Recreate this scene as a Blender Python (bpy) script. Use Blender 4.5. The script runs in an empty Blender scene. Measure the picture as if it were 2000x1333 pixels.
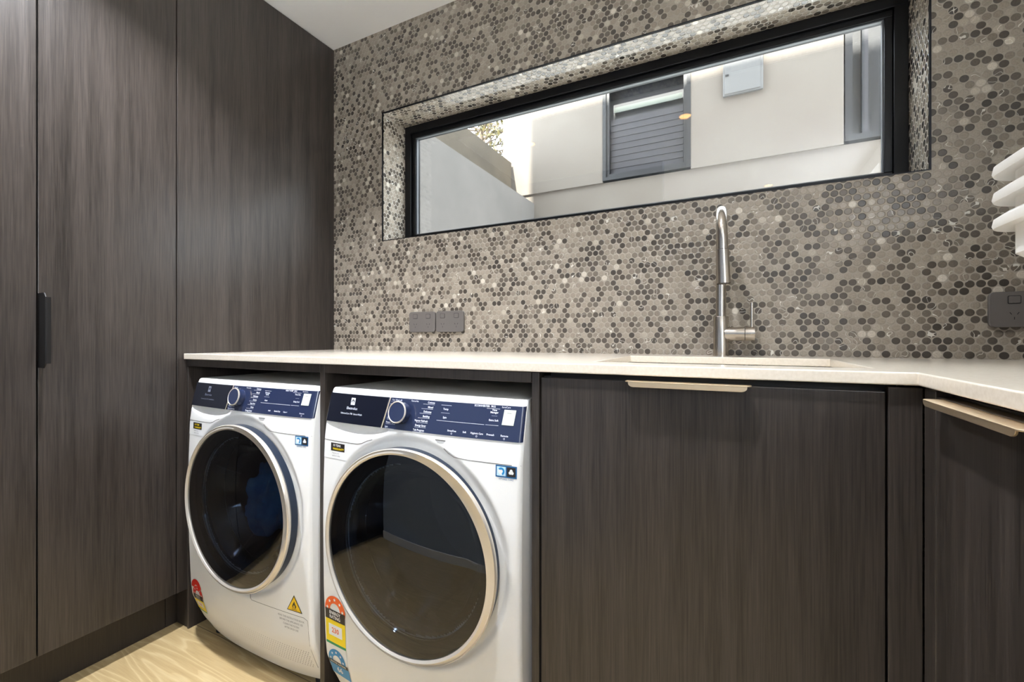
import bpy, bmesh, math, random
from mathutils import Vector, Matrix
random.seed(7)
C = bpy.context.scene.collection
PI = math.pi

# ------------------------------------------------------------------ camera, world, sun, exposure
scn = bpy.context.scene
CAMX, CAMY, CAMZ = 1.7267, -1.53, 1.0209
cam_d = bpy.data.cameras.new('camera'); cam = bpy.data.objects.new('camera', cam_d); C.objects.link(cam)
cam_d.sensor_width = 36.0; cam_d.lens = 867.0 / 2000.0 * 36.0
cam_d.shift_y = -4.0 / 2000.0
cam_d.clip_start = 0.02; cam_d.clip_end = 200
cam.location = (CAMX, CAMY, CAMZ)
cam.rotation_euler = (PI / 2, 0, math.atan(435.0 / 867.0))
scn.camera = cam
scn.view_settings.view_transform = 'Standard'
scn.view_settings.look = 'None'
scn.view_settings.gamma = 1.0
scn.view_settings.use_curve_mapping = False
scn.view_settings.exposure = 0.38

world = bpy.data.worlds.new('sky_world'); scn.world = world; world.use_nodes = True
wn = world.node_tree; wn.nodes.clear()
wo = wn.nodes.new('ShaderNodeOutputWorld'); wb = wn.nodes.new('ShaderNodeBackground')
wb.inputs[0].default_value = (0.86, 0.93, 1.0, 1); wb.inputs[1].default_value = 11.5
wn.links.new(wb.outputs[0], wo.inputs[0])

sun_d = bpy.data.lights.new('sun', 'SUN'); sun_d.energy = 26.0; sun_d.angle = 0.02; sun_d.color = (1, 0.95, 0.86)
sun = bpy.data.objects.new('sun', sun_d); C.objects.link(sun)
sun.rotation_euler = Vector((0.17, 0.95, -1.05)).to_track_quat('-Z', 'Y').to_euler()
sun.location = (-2, -6, 9)

DOWNLIGHTS = [(1.449, -1.074), (0.42, -1.0), (0.9, -2.75), (2.0, -2.75)]  # last two are unseen fill lamps, added to brighten the fronts
DL_POWER = [13.0, 19.0, 9.0, 9.0]
DL_COLOR = (0.93, 0.96, 1.02)

# ------------------------------------------------------------------ materials
def srgb(r, g, b):
    f = lambda c: (c / 12.92 if c <= 0.04045 else ((c + 0.055) / 1.055) ** 2.4)
    return (f(r / 255), f(g / 255), f(b / 255), 1)

def mat(name, col, rough=0.5, metal=0.0, spec=0.5, coat=0.0, emit=None, es=0.0):
    m = bpy.data.materials.new(name); m.use_nodes = True
    b = m.node_tree.nodes['Principled BSDF']
    b.inputs['Base Color'].default_value = col if len(col) == 4 else (*col, 1)
    b.inputs['Roughness'].default_value = rough
    b.inputs['Metallic'].default_value = metal
    b.inputs['Specular IOR Level'].default_value = spec
    b.inputs['Coat Weight'].default_value = coat
    b.inputs['Coat Roughness'].default_value = 0.05
    if emit:
        b.inputs['Emission Color'].default_value = (*emit, 1); b.inputs['Emission Strength'].default_value = es
    return m

class NT:
    """small node helper"""
    def __init__(s, m): s.t = m.node_tree; s.b = s.t.nodes['Principled BSDF']
    def n(s, typ, **kw):
        x = s.t.nodes.new(typ)
        for k, v in kw.items(): setattr(x, k, v)
        return x
    def l(s, a, b): s.t.links.new(a, b)
    def math(s, op, a, b=None, c=None, clamp=False):
        x = s.t.nodes.new('ShaderNodeMath'); x.operation = op; x.use_clamp = clamp
        for i, v in enumerate((a, b, c)):
            if v is None: continue
            if isinstance(v, (int, float)): x.inputs[i].default_value = v
            else: s.l(v, x.inputs[i])
        return x.outputs[0]
    def ramp(s, fac, stops, interp='LINEAR'):
        r = s.t.nodes.new('ShaderNodeValToRGB'); r.color_ramp.interpolation = interp
        e = r.color_ramp.elements
        while len(e) < len(stops): e.new(0.5)
        for i, (p, c) in enumerate(stops): e[i].position = p; e[i].color = c
        s.l(fac, r.inputs[0]); return r.outputs[0]
    def mix(s, fac, a, b, mode='MIX'):
        x = s.t.nodes.new('ShaderNodeMix'); x.data_type = 'RGBA'; x.blend_type = mode
        for i, v in ((0, fac), (6, a), (7, b)):
            if isinstance(v, (int, float)): x.inputs[i].default_value = v
            elif isinstance(v, tuple): x.inputs[i].default_value = v
            else: s.l(v, x.inputs[i])
        return x.outputs[2]
    def bump(s, h, strength=0.3, dist=0.001):
        x = s.t.nodes.new('ShaderNodeBump'); x.inputs['Strength'].default_value = strength
        x.inputs['Distance'].default_value = dist
        s.l(h, x.inputs['Height']); s.l(x.outputs[0], s.b.inputs['Normal'])

def wood_mat(name, dark, light, rough=0.42):
    m = mat(name, dark, rough); N = NT(m)
    tc = N.n('ShaderNodeTexCoord'); geo = N.n('ShaderNodeNewGeometry')
    mp = N.n('ShaderNodeMapping'); mp.inputs['Location'].default_value = (3.3, 7.1, 5.7); mp.inputs['Scale'].default_value = (420, 420, 9); N.l(geo.outputs['Position'], mp.inputs[0])
    fine = N.n('ShaderNodeTexNoise'); fine.inputs['Scale'].default_value = 1.0; fine.inputs['Detail'].default_value = 3; N.l(mp.outputs[0], fine.inputs[0])
    mp2 = N.n('ShaderNodeMapping'); mp2.inputs['Location'].default_value = (1.37, 2.61, 0.4); mp2.inputs['Scale'].default_value = (38, 38, 0.9); N.l(geo.outputs['Position'], mp2.inputs[0])
    br = N.n('ShaderNodeTexNoise'); br.inputs['Scale'].default_value = 1.0; br.inputs['Detail'].default_value = 4; N.l(mp2.outputs[0], br.inputs[0])
    f = N.math('ADD', N.math('MULTIPLY', fine.outputs[0], 0.55), N.math('MULTIPLY', br.outputs[0], 0.45))
    col = N.ramp(f, [(0.33, dark), (0.66, light)])
    N.l(col, N.b.inputs['Base Color'])
    N.bump(fine.outputs[0], 0.25, 0.0006)
    r = N.math('ADD', N.math('MULTIPLY', br.outputs[0], 0.18), rough - 0.09)
    N.l(r, N.b.inputs['Roughness'])
    return m

def tile_mat(name, ua, va, u0, v0, p=0.0209, rough=0.28):
    """penny-round mosaic: hexagonal lattice of discs in a light grout, stone-coloured at random"""
    m = mat(name, (0.3, 0.28, 0.25), rough); N = NT(m)
    geo = N.n('ShaderNodeNewGeometry'); sep = N.n('ShaderNodeSeparateXYZ'); N.l(geo.outputs['Position'], sep.inputs[0])
    q = p * math.sqrt(3)
    U = N.math('DIVIDE', N.math('SUBTRACT', sep.outputs[ua], u0), p)
    V = N.math('DIVIDE', N.math('SUBTRACT', sep.outputs[va], v0), q)
    res = []
    for off in (0.0, 0.5):
        iu = N.math('ROUND', N.math('SUBTRACT', U, off)); iv = N.math('ROUND', N.math('SUBTRACT', V, off))
        du = N.math('MULTIPLY', N.math('SUBTRACT', N.math('SUBTRACT', U, off), iu), 1.0)
        dv = N.math('MULTIPLY', N.math('SUBTRACT', N.math('SUBTRACT', V, off), iv), math.sqrt(3))
        d = N.math('SQRT', N.math('ADD', N.math('MULTIPLY', du, du), N.math('MULTIPLY', dv, dv)))
        res.append((d, du, dv, N.math('ADD', iu, off * 37.3), N.math('ADD', iv, off * 11.7)))
    sel = N.math('LESS_THAN', res[0][0], res[1][0])
    def pick(i):
        x = N.n('ShaderNodeMix'); x.data_type = 'FLOAT'
        N.l(sel, x.inputs[0]); N.l(res[1][i], x.inputs[2]); N.l(res[0][i], x.inputs[3]); return x.outputs[0]
    d, du, dv, iu, iv = [pick(i) for i in range(5)]
    cv = N.n('ShaderNodeCombineXYZ'); N.l(iu, cv.inputs[0]); N.l(iv, cv.inputs[1])
    w1 = N.n('ShaderNodeTexWhiteNoise', noise_dimensions='3D'); N.l(cv.outputs[0], w1.inputs[0])
    hs = N.n('ShaderNodeSeparateColor'); N.l(w1.outputs['Color'], hs.inputs[0])
    h1, h2, h3 = hs.outputs[0], hs.outputs[1], hs.outputs[2]
    base = N.ramp(h1, [(0.0, srgb(62, 58, 55)), (0.24, srgb(82, 78, 73)), (0.38, srgb(112, 106, 99)),
                       (0.52, srgb(142, 136, 128)), (0.72, srgb(160, 154, 145)), (0.95, srgb(168, 162, 153)), (0.975, srgb(192, 187, 178)), (1.0, srgb(220, 217, 210))])
    base = N.mix(N.math('MULTIPLY', h2, 0.22), base, srgb(128, 118, 106))
    # mottled stone and pale veins, different in every disc
    pv = N.n('ShaderNodeCombineXYZ')
    N.l(N.math('ADD', du, N.math('MULTIPLY', h2, 50)), pv.inputs[0]); N.l(N.math('ADD', dv, N.math('MULTIPLY', h3, 50)), pv.inputs[1])
    nz = N.n('ShaderNodeTexNoise'); nz.inputs['Scale'].default_value = 6; nz.inputs['Detail'].default_value = 3; N.l(pv.outputs[0], nz.inputs[0])
    base = N.mix(0.38, base, N.ramp(nz.outputs[0], [(0.3, (0.30, 0.28, 0.26, 1)), (0.7, (1, 0.98, 0.94, 1))]), 'MULTIPLY')
    base = N.mix(1.0, base, (0.99, 0.935, 0.865, 1), 'MULTIPLY')
    n2 = N.n('ShaderNodeTexNoise'); n2.inputs['Scale'].default_value = 0.65; n2.inputs['Detail'].default_value = 1; N.l(pv.outputs[0], n2.inputs[0])
    vein = N.math('LESS_THAN', N.math('ABSOLUTE', N.math('SUBTRACT', n2.outputs[0], 0.5)), 0.008)
    vein = N.math('MULTIPLY', vein, N.math('GREATER_THAN', h3, 0.80))
    base = N.mix(N.math('MULTIPLY', vein, 0.75), base, srgb(226, 222, 212))
    edge = N.math('LESS_THAN', d, 0.445)
    col = N.mix(edge, srgb(158, 149, 136), base)
    N.l(col, N.b.inputs['Base Color'])
    hgt = N.math('SUBTRACT', 1.0, N.math('MULTIPLY', N.math('MAXIMUM', N.math('SUBTRACT', d, 0.36), 0.0), 8.0), clamp=True)
    tilt = N.math('ADD', N.math('MULTIPLY', du, N.math('SUBTRACT', h2, 0.5)), N.math('MULTIPLY', dv, N.math('SUBTRACT', h3, 0.5)))
    N.bump(N.math('ADD', hgt, N.math('MULTIPLY', tilt, 0.5)), 0.7, 0.0012)
    N.l(N.math('SUBTRACT', 0.75, N.math('MULTIPLY', edge, 0.75 - rough)), N.b.inputs['Roughness'])
    return m

def floor_mat():
    m = mat('oak_floor', (0.6, 0.5, 0.3), 0.45); N = NT(m)
    geo = N.n('ShaderNodeNewGeometry')
    sep = N.n('ShaderNodeSeparateXYZ'); N.l(geo.outputs['Position'], sep.inputs[0])
    plank = N.math('FLOOR', N.math('DIVIDE', N.math('ADD', sep.outputs[1], 2.78), 0.36))
    mp = N.n('ShaderNodeMapping'); mp.inputs['Scale'].default_value = (0.9, 8.0, 1); N.l(geo.outputs['Position'], mp.inputs[0])
    off = N.n('ShaderNodeCombineXYZ'); N.l(N.math('MULTIPLY', plank, 3.7), off.inputs[0]); N.l(off.outputs[0], mp.inputs['Location'])
    n1 = N.n('ShaderNodeTexNoise'); n1.inputs['Scale'].default_value = 1.0; n1.inputs['Detail'].default_value = 2; N.l(mp.outputs[0], n1.inputs[0])
    rings = N.math('FRACT', N.math('MULTIPLY', n1.outputs[0], 15))
    c = N.ramp(rings, [(0.0, srgb(176, 154, 112)), (0.3, srgb(170, 148, 106)), (0.75, srgb(178, 156, 114)), (0.90, srgb(190, 171, 130)), (1.0, srgb(184, 162, 120))])
    mp3 = N.n('ShaderNodeMapping'); mp3.inputs['Scale'].default_value = (12, 260, 1); N.l(geo.outputs['Position'], mp3.inputs[0])
    n3 = N.n('ShaderNodeTexNoise'); n3.inputs['Scale'].default_value = 1; n3.inputs['Detail'].default_value = 3; N.l(mp3.outputs[0], n3.inputs[0])
    c = N.mix(0.25, c, N.ramp(n3.outputs[0], [(0.3, (0.6, 0.5, 0.4, 1)), (0.6, (1, 1, 1, 1))]), 'MULTIPLY')
    fr = N.math('FRACT', N.math('DIVIDE', N.math('ADD', sep.outputs[1], 2.78), 0.36))
    gap = N.math('LESS_THAN', fr, 0.006)
    c = N.mix(gap, c, srgb(96, 76, 52))
    N.l(c, N.b.inputs['Base Color'])
    return m

def noisy(name, a, b, scale, rough, bump=0.0, detail=4, metal=0.0, spec=0.5):
    m = mat(name, a, rough, metal, spec); N = NT(m)
    geo = N.n('ShaderNodeNewGeometry'); nz = N.n('ShaderNodeTexNoise')
    nz.inputs['Scale'].default_value = scale; nz.inputs['Detail'].default_value = detail; N.l(geo.outputs['Position'], nz.inputs[0])
    N.l(N.ramp(nz.outputs[0], [(0.3, a), (0.7, b)]), N.b.inputs['Base Color'])
    if bump: N.bump(nz.outputs[0], bump, 0.002)
    return m

def brushed(name, col, rough, axis_scale):
    m = mat(name, col, rough, 1.0); N = NT(m)
    geo = N.n('ShaderNodeNewGeometry'); mp = N.n('ShaderNodeMapping'); mp.inputs['Scale'].default_value = axis_scale; N.l(geo.outputs['Position'], mp.inputs[0])
    nz = N.n('ShaderNodeTexNoise'); nz.inputs['Scale'].default_value = 1; N.l(mp.outputs[0], nz.inputs[0])
    N.l(N.math('ADD', N.math('MULTIPLY', nz.outputs[0], 0.16), rough - 0.08), N.b.inputs['Roughness'])
    return m

def glass_mat(name, tint, ior=1.5, rough=0.0, boost=1.0):
    m = bpy.data.materials.new(name); m.use_nodes = True; t = m.node_tree; t.nodes.clear()
    o = t.nodes.new('ShaderNodeOutputMaterial'); mx = t.nodes.new('ShaderNodeMixShader')
    ge = t.nodes.new('ShaderNodeNewGeometry'); dt = t.nodes.new('ShaderNodeVectorMath'); dt.operation = 'DOT_PRODUCT'
    t.links.new(ge.outputs['Normal'], dt.inputs[0]); t.links.new(ge.outputs['Incoming'], dt.inputs[1])
    def mth(op, a, b=None):
        x = t.nodes.new('ShaderNodeMath'); x.operation = op
        for i, v in enumerate((a, b)):
            if v is None: continue
            if isinstance(v, (int, float)): x.inputs[i].default_value = v
            else: t.links.new(v, x.inputs[i])
        return x.outputs[0]
    f0 = ((ior - 1) / (ior + 1)) ** 2
    sch = mth('ADD', f0, mth('MULTIPLY', 1 - f0, mth('POWER', mth('SUBTRACT', 1.0, mth('ABSOLUTE', dt.outputs['Value'])), 5.0)))
    ml = t.nodes.new('ShaderNodeMath'); ml.operation = 'MULTIPLY'; ml.use_clamp = True; ml.inputs[1].default_value = boost
    tr = t.nodes.new('ShaderNodeBsdfTransparent'); tr.inputs[0].default_value = (*tint, 1)
    gl = t.nodes.new('ShaderNodeBsdfGlossy'); gl.inputs['Roughness'].default_value = rough; gl.inputs[0].default_value = (1, 1, 1, 1)
    t.links.new(sch, ml.inputs[0]); t.links.new(ml.outputs[0], mx.inputs[0])
    t.links.new(tr.outputs[0], mx.inputs[1]); t.links.new(gl.outputs[0], mx.inputs[2]); t.links.new(mx.outputs[0], o.inputs[0])
    return m

M = {}
M['wood'] = wood_mat('dark_oak_laminate', srgb(35, 31, 28), srgb(68, 61, 56), 0.32)
M['wood_kick'] = wood_mat('dark_oak_kickboard', srgb(36, 31, 28), srgb(54, 47, 42), 0.5)
M['shadow_gap'] = mat('black_carcass', srgb(24, 21, 20), 0.6)
M['tile_wall'] = tile_mat('penny_tile_wall', 0, 2, 1.1528, 0.9795)
M['tile_soffit'] = tile_mat('penny_tile_soffit', 0, 1, 0.317, 0.012, rough=0.08)
M['tile_jamb'] = tile_mat('penny_tile_jamb', 1, 2, 0.012, 1.475, rough=0.08)
for k_ in ('tile_soffit', 'tile_jamb'): M[k_].node_tree.nodes['Principled BSDF'].inputs['Coat Weight'].default_value = 0.5
M['floor'] = floor_mat()
M['paint'] = mat('white_paint', srgb(236, 234, 230), 0.7)
M['paint_ceiling'] = noisy('ceiling_paint', srgb(247, 246, 244), srgb(250, 249, 247), 3, 0.8)
M['paint_far'] = mat('grey_wall_paint', srgb(150, 160, 174), 0.7)
M['stone'] = noisy('engineered_stone', srgb(218, 207, 190), srgb(227, 217, 202), 180, 0.13)
M['sink'] = mat('sink_cream', srgb(226, 218, 204), 0.25)
M['black_metal'] = mat('black_aluminium', srgb(9, 9, 12), 0.34, 0.0, 0.3)
M['trim_black'] = mat('black_tile_trim', srgb(20, 20, 26), 0.35, 0.6)
M['gasket'] = mat('grey_gasket', srgb(96, 100, 104), 0.4)
M['pane'] = glass_mat('window_pane', (0.94, 0.96, 0.96), 1.5)
M['nickel'] = brushed('champagne_metal', srgb(236, 214, 182), 0.40, (60, 60, 600))
M['handle_black'] = mat('black_handle', srgb(26, 24, 24), 0.4, 0.3)
M['steel'] = brushed('brushed_steel_tap', srgb(192, 184, 174), 0.22, (500, 500, 20))
M['white_enamel'] = mat('white_enamel', srgb(232, 231, 228), 0.28, 0.0, 0.5)
M['white_plastic'] = mat('white_plastic', srgb(236, 235, 232), 0.35)
M['grey_plastic'] = mat('grey_recess_plastic', srgb(172, 172, 170), 0.4)
M['navy'] = mat('navy_glass_panel', srgb(38, 46, 72), 0.12, 0.0, 0.6)
M['navy_dark'] = mat('dark_navy_glass_panel', srgb(20, 23, 34), 0.12, 0.0, 0.6)
M['navy_rim'] = mat('navy_rim', srgb(34, 44, 60), 0.3, 0.2)
M['satin'] = mat('satin_champagne_ring', srgb(222, 214, 202), 0.32, 0.6)
M['gold'] = mat('pale_gold_line', srgb(226, 212, 186), 0.3, 0.6)
M['door_glass'] = glass_mat('dark_door_glass', (0.22, 0.26, 0.32), 1.5, 0.01, 1.35)
M['bowl'] = glass_mat('inner_bowl_glass', (0.78, 0.85, 0.93), 1.5, 0.05, 2.6)
M['drum'] = mat('steel_drum', srgb(84, 88, 94), 0.4, 0.6)
M['rubber'] = mat('dark_rubber', srgb(34, 36, 40), 0.6)
M['seam'] = mat('seam_grey', srgb(96, 92, 88), 0.6)
M['ink_white'] = mat('white_print', srgb(224, 228, 236), 0.5)
M['ink_grey'] = mat('grey_print', srgb(120, 118, 116), 0.6)
M['ink_dim'] = mat('dim_print', srgb(120, 124, 140), 0.5)
M['start'] = mat('start_button', srgb(204, 214, 200), 0.4)
M['s_black'] = mat('sticker_black', srgb(34, 28, 28), 0.5)
M['s_white'] = mat('sticker_white', srgb(232, 232, 230), 0.45)
M['s_orange'] = mat('sticker_orange', srgb(236, 98, 30), 0.45)
M['s_red'] = mat('sticker_red', srgb(214, 40, 26), 0.45)
M['s_yellow'] = mat('sticker_yellow', srgb(240, 212, 20), 0.45)
M['s_green'] = mat('sticker_green', srgb(20, 140, 90), 0.45)
M['s_blue'] = mat('sticker_blue', srgb(36, 132, 190), 0.45)
M['s_navy'] = mat('sticker_dark_blue', srgb(28, 92, 142), 0.45)
M['s_pale'] = mat('sticker_pale_blue', srgb(190, 222, 240), 0.45)
M['warn'] = mat('warning_yellow', srgb(240, 196, 30), 0.45)
M['outlet'] = mat('charcoal_outlet', srgb(100, 95, 92), 0.38)
M['outlet_dark'] = mat('outlet_slot_black', srgb(14, 14, 15), 0.5)
M['basket'] = mat('white_basket_plastic', srgb(236, 232, 226), 0.38)
M['basket'].node_tree.nodes['Principled BSDF'].inputs['Subsurface Weight'].default_value = 0.0
M['render'] = noisy('pale_render', srgb(102, 94, 86), srgb(108, 101, 93), 2.2, 0.9)
M['render_grey'] = noisy('grey_render', srgb(88, 84, 80), srgb(97, 92, 88), 3.0, 0.9)
M['render_brown'] = noisy('stained_brown_render', srgb(60, 53, 43), srgb(82, 73, 60), 2.6, 0.9)
M['paving'] = mat('bounce_paving', srgb(226, 222, 216), 0.8)
M['dark_frame'] = mat('grey_window_frame', srgb(31, 31, 33), 0.45)
M['blind'] = mat('grey_blind', srgb(44, 42, 46), 0.6)
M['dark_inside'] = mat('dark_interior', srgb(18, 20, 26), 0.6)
M['blind_pale'] = mat('pale_green_blind', srgb(70, 78, 72), 0.6)
M['meter'] = mat('pale_meter_box', srgb(96, 95, 94), 0.5)
M['leaf'] = noisy('olive_leaf', srgb(44, 46, 22), srgb(96, 84, 30), 9, 0.6)
M['bark'] = mat('bark', srgb(74, 62, 52), 0.9)
M['cloth'] = noisy('blue_cloth', srgb(60, 150, 205), srgb(110, 195, 235), 25, 0.9)
M['lamp_disc'] = mat('downlight_diffuser', (1, 1, 1), 0.5, emit=(1.0, 0.45, 0.12), es=14.0)

# ------------------------------------------------------------------ mesh helpers
class MB:
    def __init__(s): s.v = []; s.f = []; s.mi = []; s.mats = []
    def m(s, mt):
        if mt not in s.mats: s.mats.append(mt)
        return s.mats.index(mt)
    def add(s, vs, fs, mt):
        o = len(s.v); s.v += [tuple(p) for p in vs]; i = s.m(mt)
        for f in fs: s.f.append(tuple(o + k for k in f)); s.mi.append(i)
    def box(s, x0, x1, y0, y1, z0, z1, mt):
        vs = [(x, y, z) for x in (x0, x1) for y in (y0, y1) for z in (z0, z1)]
        s.add(vs, [(0, 1, 3, 2), (4, 6, 7, 5), (0, 4, 5, 1), (2, 3, 7, 6), (0, 2, 6, 4), (1, 5, 7, 3)], mt)
    def cells(s, xs, ys, z0, z1, skip, mt):
        """solid slab from a grid of cells, without the cells in skip"""
        nx, ny = len(xs) - 1, len(ys) - 1
        on = lambda i, j: 0 <= i < nx and 0 <= j < ny and (i, j) not in skip
        idx = {}
        def V(i, j, k):
            key = (i, j, k)
            if key not in idx:
                idx[key] = len(s.v); s.v.append((xs[i], ys[j], z1 if k else z0))
            return idx[key]
        mi = s.m(mt)
        def F(*q): s.f.append(q); s.mi.append(mi)
        for i in range(nx):
            for j in range(ny):
                if not on(i, j): continue
                F(V(i, j, 1), V(i + 1, j, 1), V(i + 1, j + 1, 1), V(i, j + 1, 1))
                F(V(i, j, 0), V(i, j + 1, 0), V(i + 1, j + 1, 0), V(i + 1, j, 0))
                if not on(i - 1, j): F(V(i, j, 0), V(i, j, 1), V(i, j + 1, 1), V(i, j + 1, 0))
                if not on(i + 1, j): F(V(i + 1, j, 0), V(i + 1, j + 1, 0), V(i + 1, j + 1, 1), V(i + 1, j, 1))
                if not on(i, j - 1): F(V(i, j, 0), V(i + 1, j, 0), V(i + 1, j, 1), V(i, j, 1))
                if not on(i, j + 1): F(V(i, j + 1, 0), V(i, j + 1, 1), V(i + 1, j + 1, 1), V(i + 1, j + 1, 0))
    def loft(s, rings, mt, caps=True, closed=True):
        o = len(s.v); n = len(rings[0]); mi = s.m(mt)
        for r in rings: s.v += [tuple(p) for p in r]
        for a in range(len(rings) - 1):
            for k in range(n if closed else n - 1):
                k2 = (k + 1) % n
                s.f.append((o + a * n + k, o + a * n + k2, o + (a + 1) * n + k2, o + (a + 1) * n + k)); s.mi.append(mi)
        if caps:
            s.f.append(tuple(o + k for k in reversed(range(n)))); s.mi.append(mi)
            s.f.append(tuple(o + (len(rings) - 1) * n + k for k in range(n))); s.mi.append(mi)
    def tube(s, pts, r, mt, n=16, caps=True):
        pts = [Vector(p) for p in pts]; rs = r if isinstance(r, (list, tuple)) else [r] * len(pts)
        rings = []; up = None
        for i, p in enumerate(pts):
            d = (pts[min(i + 1, len(pts) - 1)] - pts[max(i - 1, 0)]).normalized()
            if up is None:
                up = Vector((0, 0, 1)) if abs(d.z) < 0.9 else Vector((1, 0, 0))
            a = d.cross(up).normalized(); b = a.cross(d).normalized(); up = b
            rings.append([p + (a * math.cos(t) + b * math.sin(t)) * rs[i] for t in [2 * PI * k / n for k in range(n)]])
        s.loft(rings, mt, caps)
    def lathe_y(s, prof, cx, cz, mt, n=96, caps=False):
        """profile of (radius, y) turned about the Y axis through (cx, cz)"""
        rings = [[(cx + r * math.cos(t), y, cz + r * math.sin(t)) for t in [2 * PI * k / n for k in range(n)]] for r, y in prof]
        s.loft(rings, mt, caps)
    def disc_y(s, cx, y, cz, r, mt, n=16, flip=False):
        s.add([(cx + r * math.cos(2 * PI * k / n), y, cz + r * math.sin(2 * PI * k / n)) for k in range(n)], [tuple(range(n))], mt)
    def build(s, name, parent=None, bevel=0.0, smooth=False, seg=2, loc=None):
        me = bpy.data.meshes.new(name); me.from_pydata(s.v, [], s.f)
        for mt in s.mats: me.materials.append(mt)
        me.polygons.foreach_set('material_index', s.mi)
        bm = bmesh.new(); bm.from_mesh(me); bmesh.ops.recalc_face_normals(bm, faces=bm.faces); bm.to_mesh(me); bm.free()
        if smooth:
            me.polygons.foreach_set('use_smooth', [True] * len(me.polygons))
            try: me.set_sharp_from_angle(angle=math.radians(38))
            except Exception: pass
        me.update()
        o = bpy.data.objects.new(name, me); C.objects.link(o)
        if parent is not None: o.parent = parent
        if loc: o.location = loc
        if bevel:
            b = o.modifiers.new('bevel', 'BEVEL'); b.width = bevel; b.segments = seg; b.limit_method = 'ANGLE'; b.angle_limit = math.radians(40)
            b.harden_normals = False
        return o

def thing(name, label, cat, loc=(0, 0, 0), group=None, rz=0.0):
    o = bpy.data.objects.new(name, None); C.objects.link(o); o.location = loc; o.rotation_euler = (0, 0, rz)
    o.empty_display_size = 0.1
    o['label'] = label; o['category'] = cat
    if group: o['group'] = group
    return o
def tag(o, label, cat, group=None):
    o['label'] = label; o['category'] = cat
    if group: o['group'] = group
    return o
def struct(o, label=None):
    o['kind'] = 'structure'
    if label: o['label'] = label
    return o
def box1(name, x0, x1, y0, y1, z0, z1, mt, parent=None, bevel=0.0, seg=2):
    b = MB(); b.box(x0, x1, y0, y1, z0, z1, mt); return b.build(name, parent, bevel, seg=seg)

def text_mesh(txt, size, align='LEFT', bold=False):
    cu = bpy.data.curves.new('lettering', 'FONT'); cu.body = txt; cu.size = size; cu.align_x = align; cu.align_y = 'CENTER'
    cu.resolution_u = 2; cu.fill_mode = 'FRONT'
    if bold: cu.offset = size * 0.02
    ob = bpy.data.objects.new('lettering', cu)
    me = bpy.data.meshes.new_from_object(ob)
    vs = [tuple(v.co) for v in me.vertices]; fs = [tuple(p.vertices) for p in me.polygons]
    bpy.data.objects.remove(ob); bpy.data.curves.remove(cu); bpy.data.meshes.remove(me)
    return vs, fs

# ------------------------------------------------------------------ room shell
CE = 2.416         # ceiling height
WX0, WX1, WZ0, WZ1 = 0.307, 2.182, 1.466, 2.039     # window opening
BX = -0.62; RX = 2.66; FY = -3.60
struct(box1('floor', BX - .2, RX + .2, FY - .1, 0.0, -0.08, 0.0, M['floor']))
struct(box1('ceiling', BX - .2, RX + .2, FY - .1, 0.2, CE, CE + 0.12, M['paint_ceiling']))
# back wall: a slab with the window opening; its room side carries the penny mosaic
b = MB(); xs = [BX - .2, WX0, WX1, RX + .2]; zs = [0.0, WZ0, WZ1, CE]
t = MB(); t.cells(xs, zs, 0.0, 0.20, {(1, 1)}, M['paint'])
t.v = [(x, d, z) for x, z, d in t.v]
o = t.build('wall_back'); struct(o)
me = o.data
for mm in (M['tile_wall'], M['tile_soffit'], M['tile_jamb'], M['render']): me.materials.append(mm)
for p in me.polygons:
    n = p.normal; c = p.center
    if n.y < -0.5: p.material_index = 1
    elif n.y > 0.5: p.material_index = 4
    elif BX < c.x < RX and WZ0 - .01 < c.z < WZ1 + .01: p.material_index = 2 if abs(n.z) > 0.5 else 3
struct(box1('wall_left', BX - .2, BX, FY - .1, 0.0, 0, CE, M['paint']))
t = MB(); t.cells([FY - .1, -3.30, -1.85, 0.0], [0.0, 1.10, 2.30, CE], RX, RX + .2, {(1, 1)}, M['paint'])  # opening added out of view to let in fill daylight
t.v = [(d, y, z) for y, z, d in t.v]; struct(t.build('wall_right'))
struct(box1('wall_front', BX, RX, FY - .1, FY, 0, CE, M['paint_far']))
# short wall with the doorway the camera stands in front of
struct(box1('wall_doorway', 0.004, 1.22, -1.84, -1.74, 0, CE - .001, M['paint_far']))
struct(box1('baseboard_front', 0.004, 1.22, -1.7395, -1.727, 0, 0.065, M['white_plastic'], bevel=0.003))
# unseen block added above the room to cast shade on the neighbour's wall
struct(box1('added_shade_block', -0.82, 7.0, FY - .1, 0.2, CE + 0.12, 6.6, M['render']))
# thin black trim around the tiled opening
tr = MB(); w = 0.004
tr.box(WX0 - w, WX1 + w, -0.0025, 0.004, WZ1, WZ1 + w, M['trim_black']); tr.box(WX0 - w, WX1 + w, -0.0025, 0.004, WZ0 - w * .6, WZ0, M['trim_black'])
tr.box(WX0 - w, WX0, -0.0025, 0.004, WZ0, WZ1, M['trim_black']); tr.box(WX1, WX1 + w, -0.0025, 0.004, WZ0, WZ1, M['trim_black'])
struct(tr.build('trim_1'))
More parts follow.
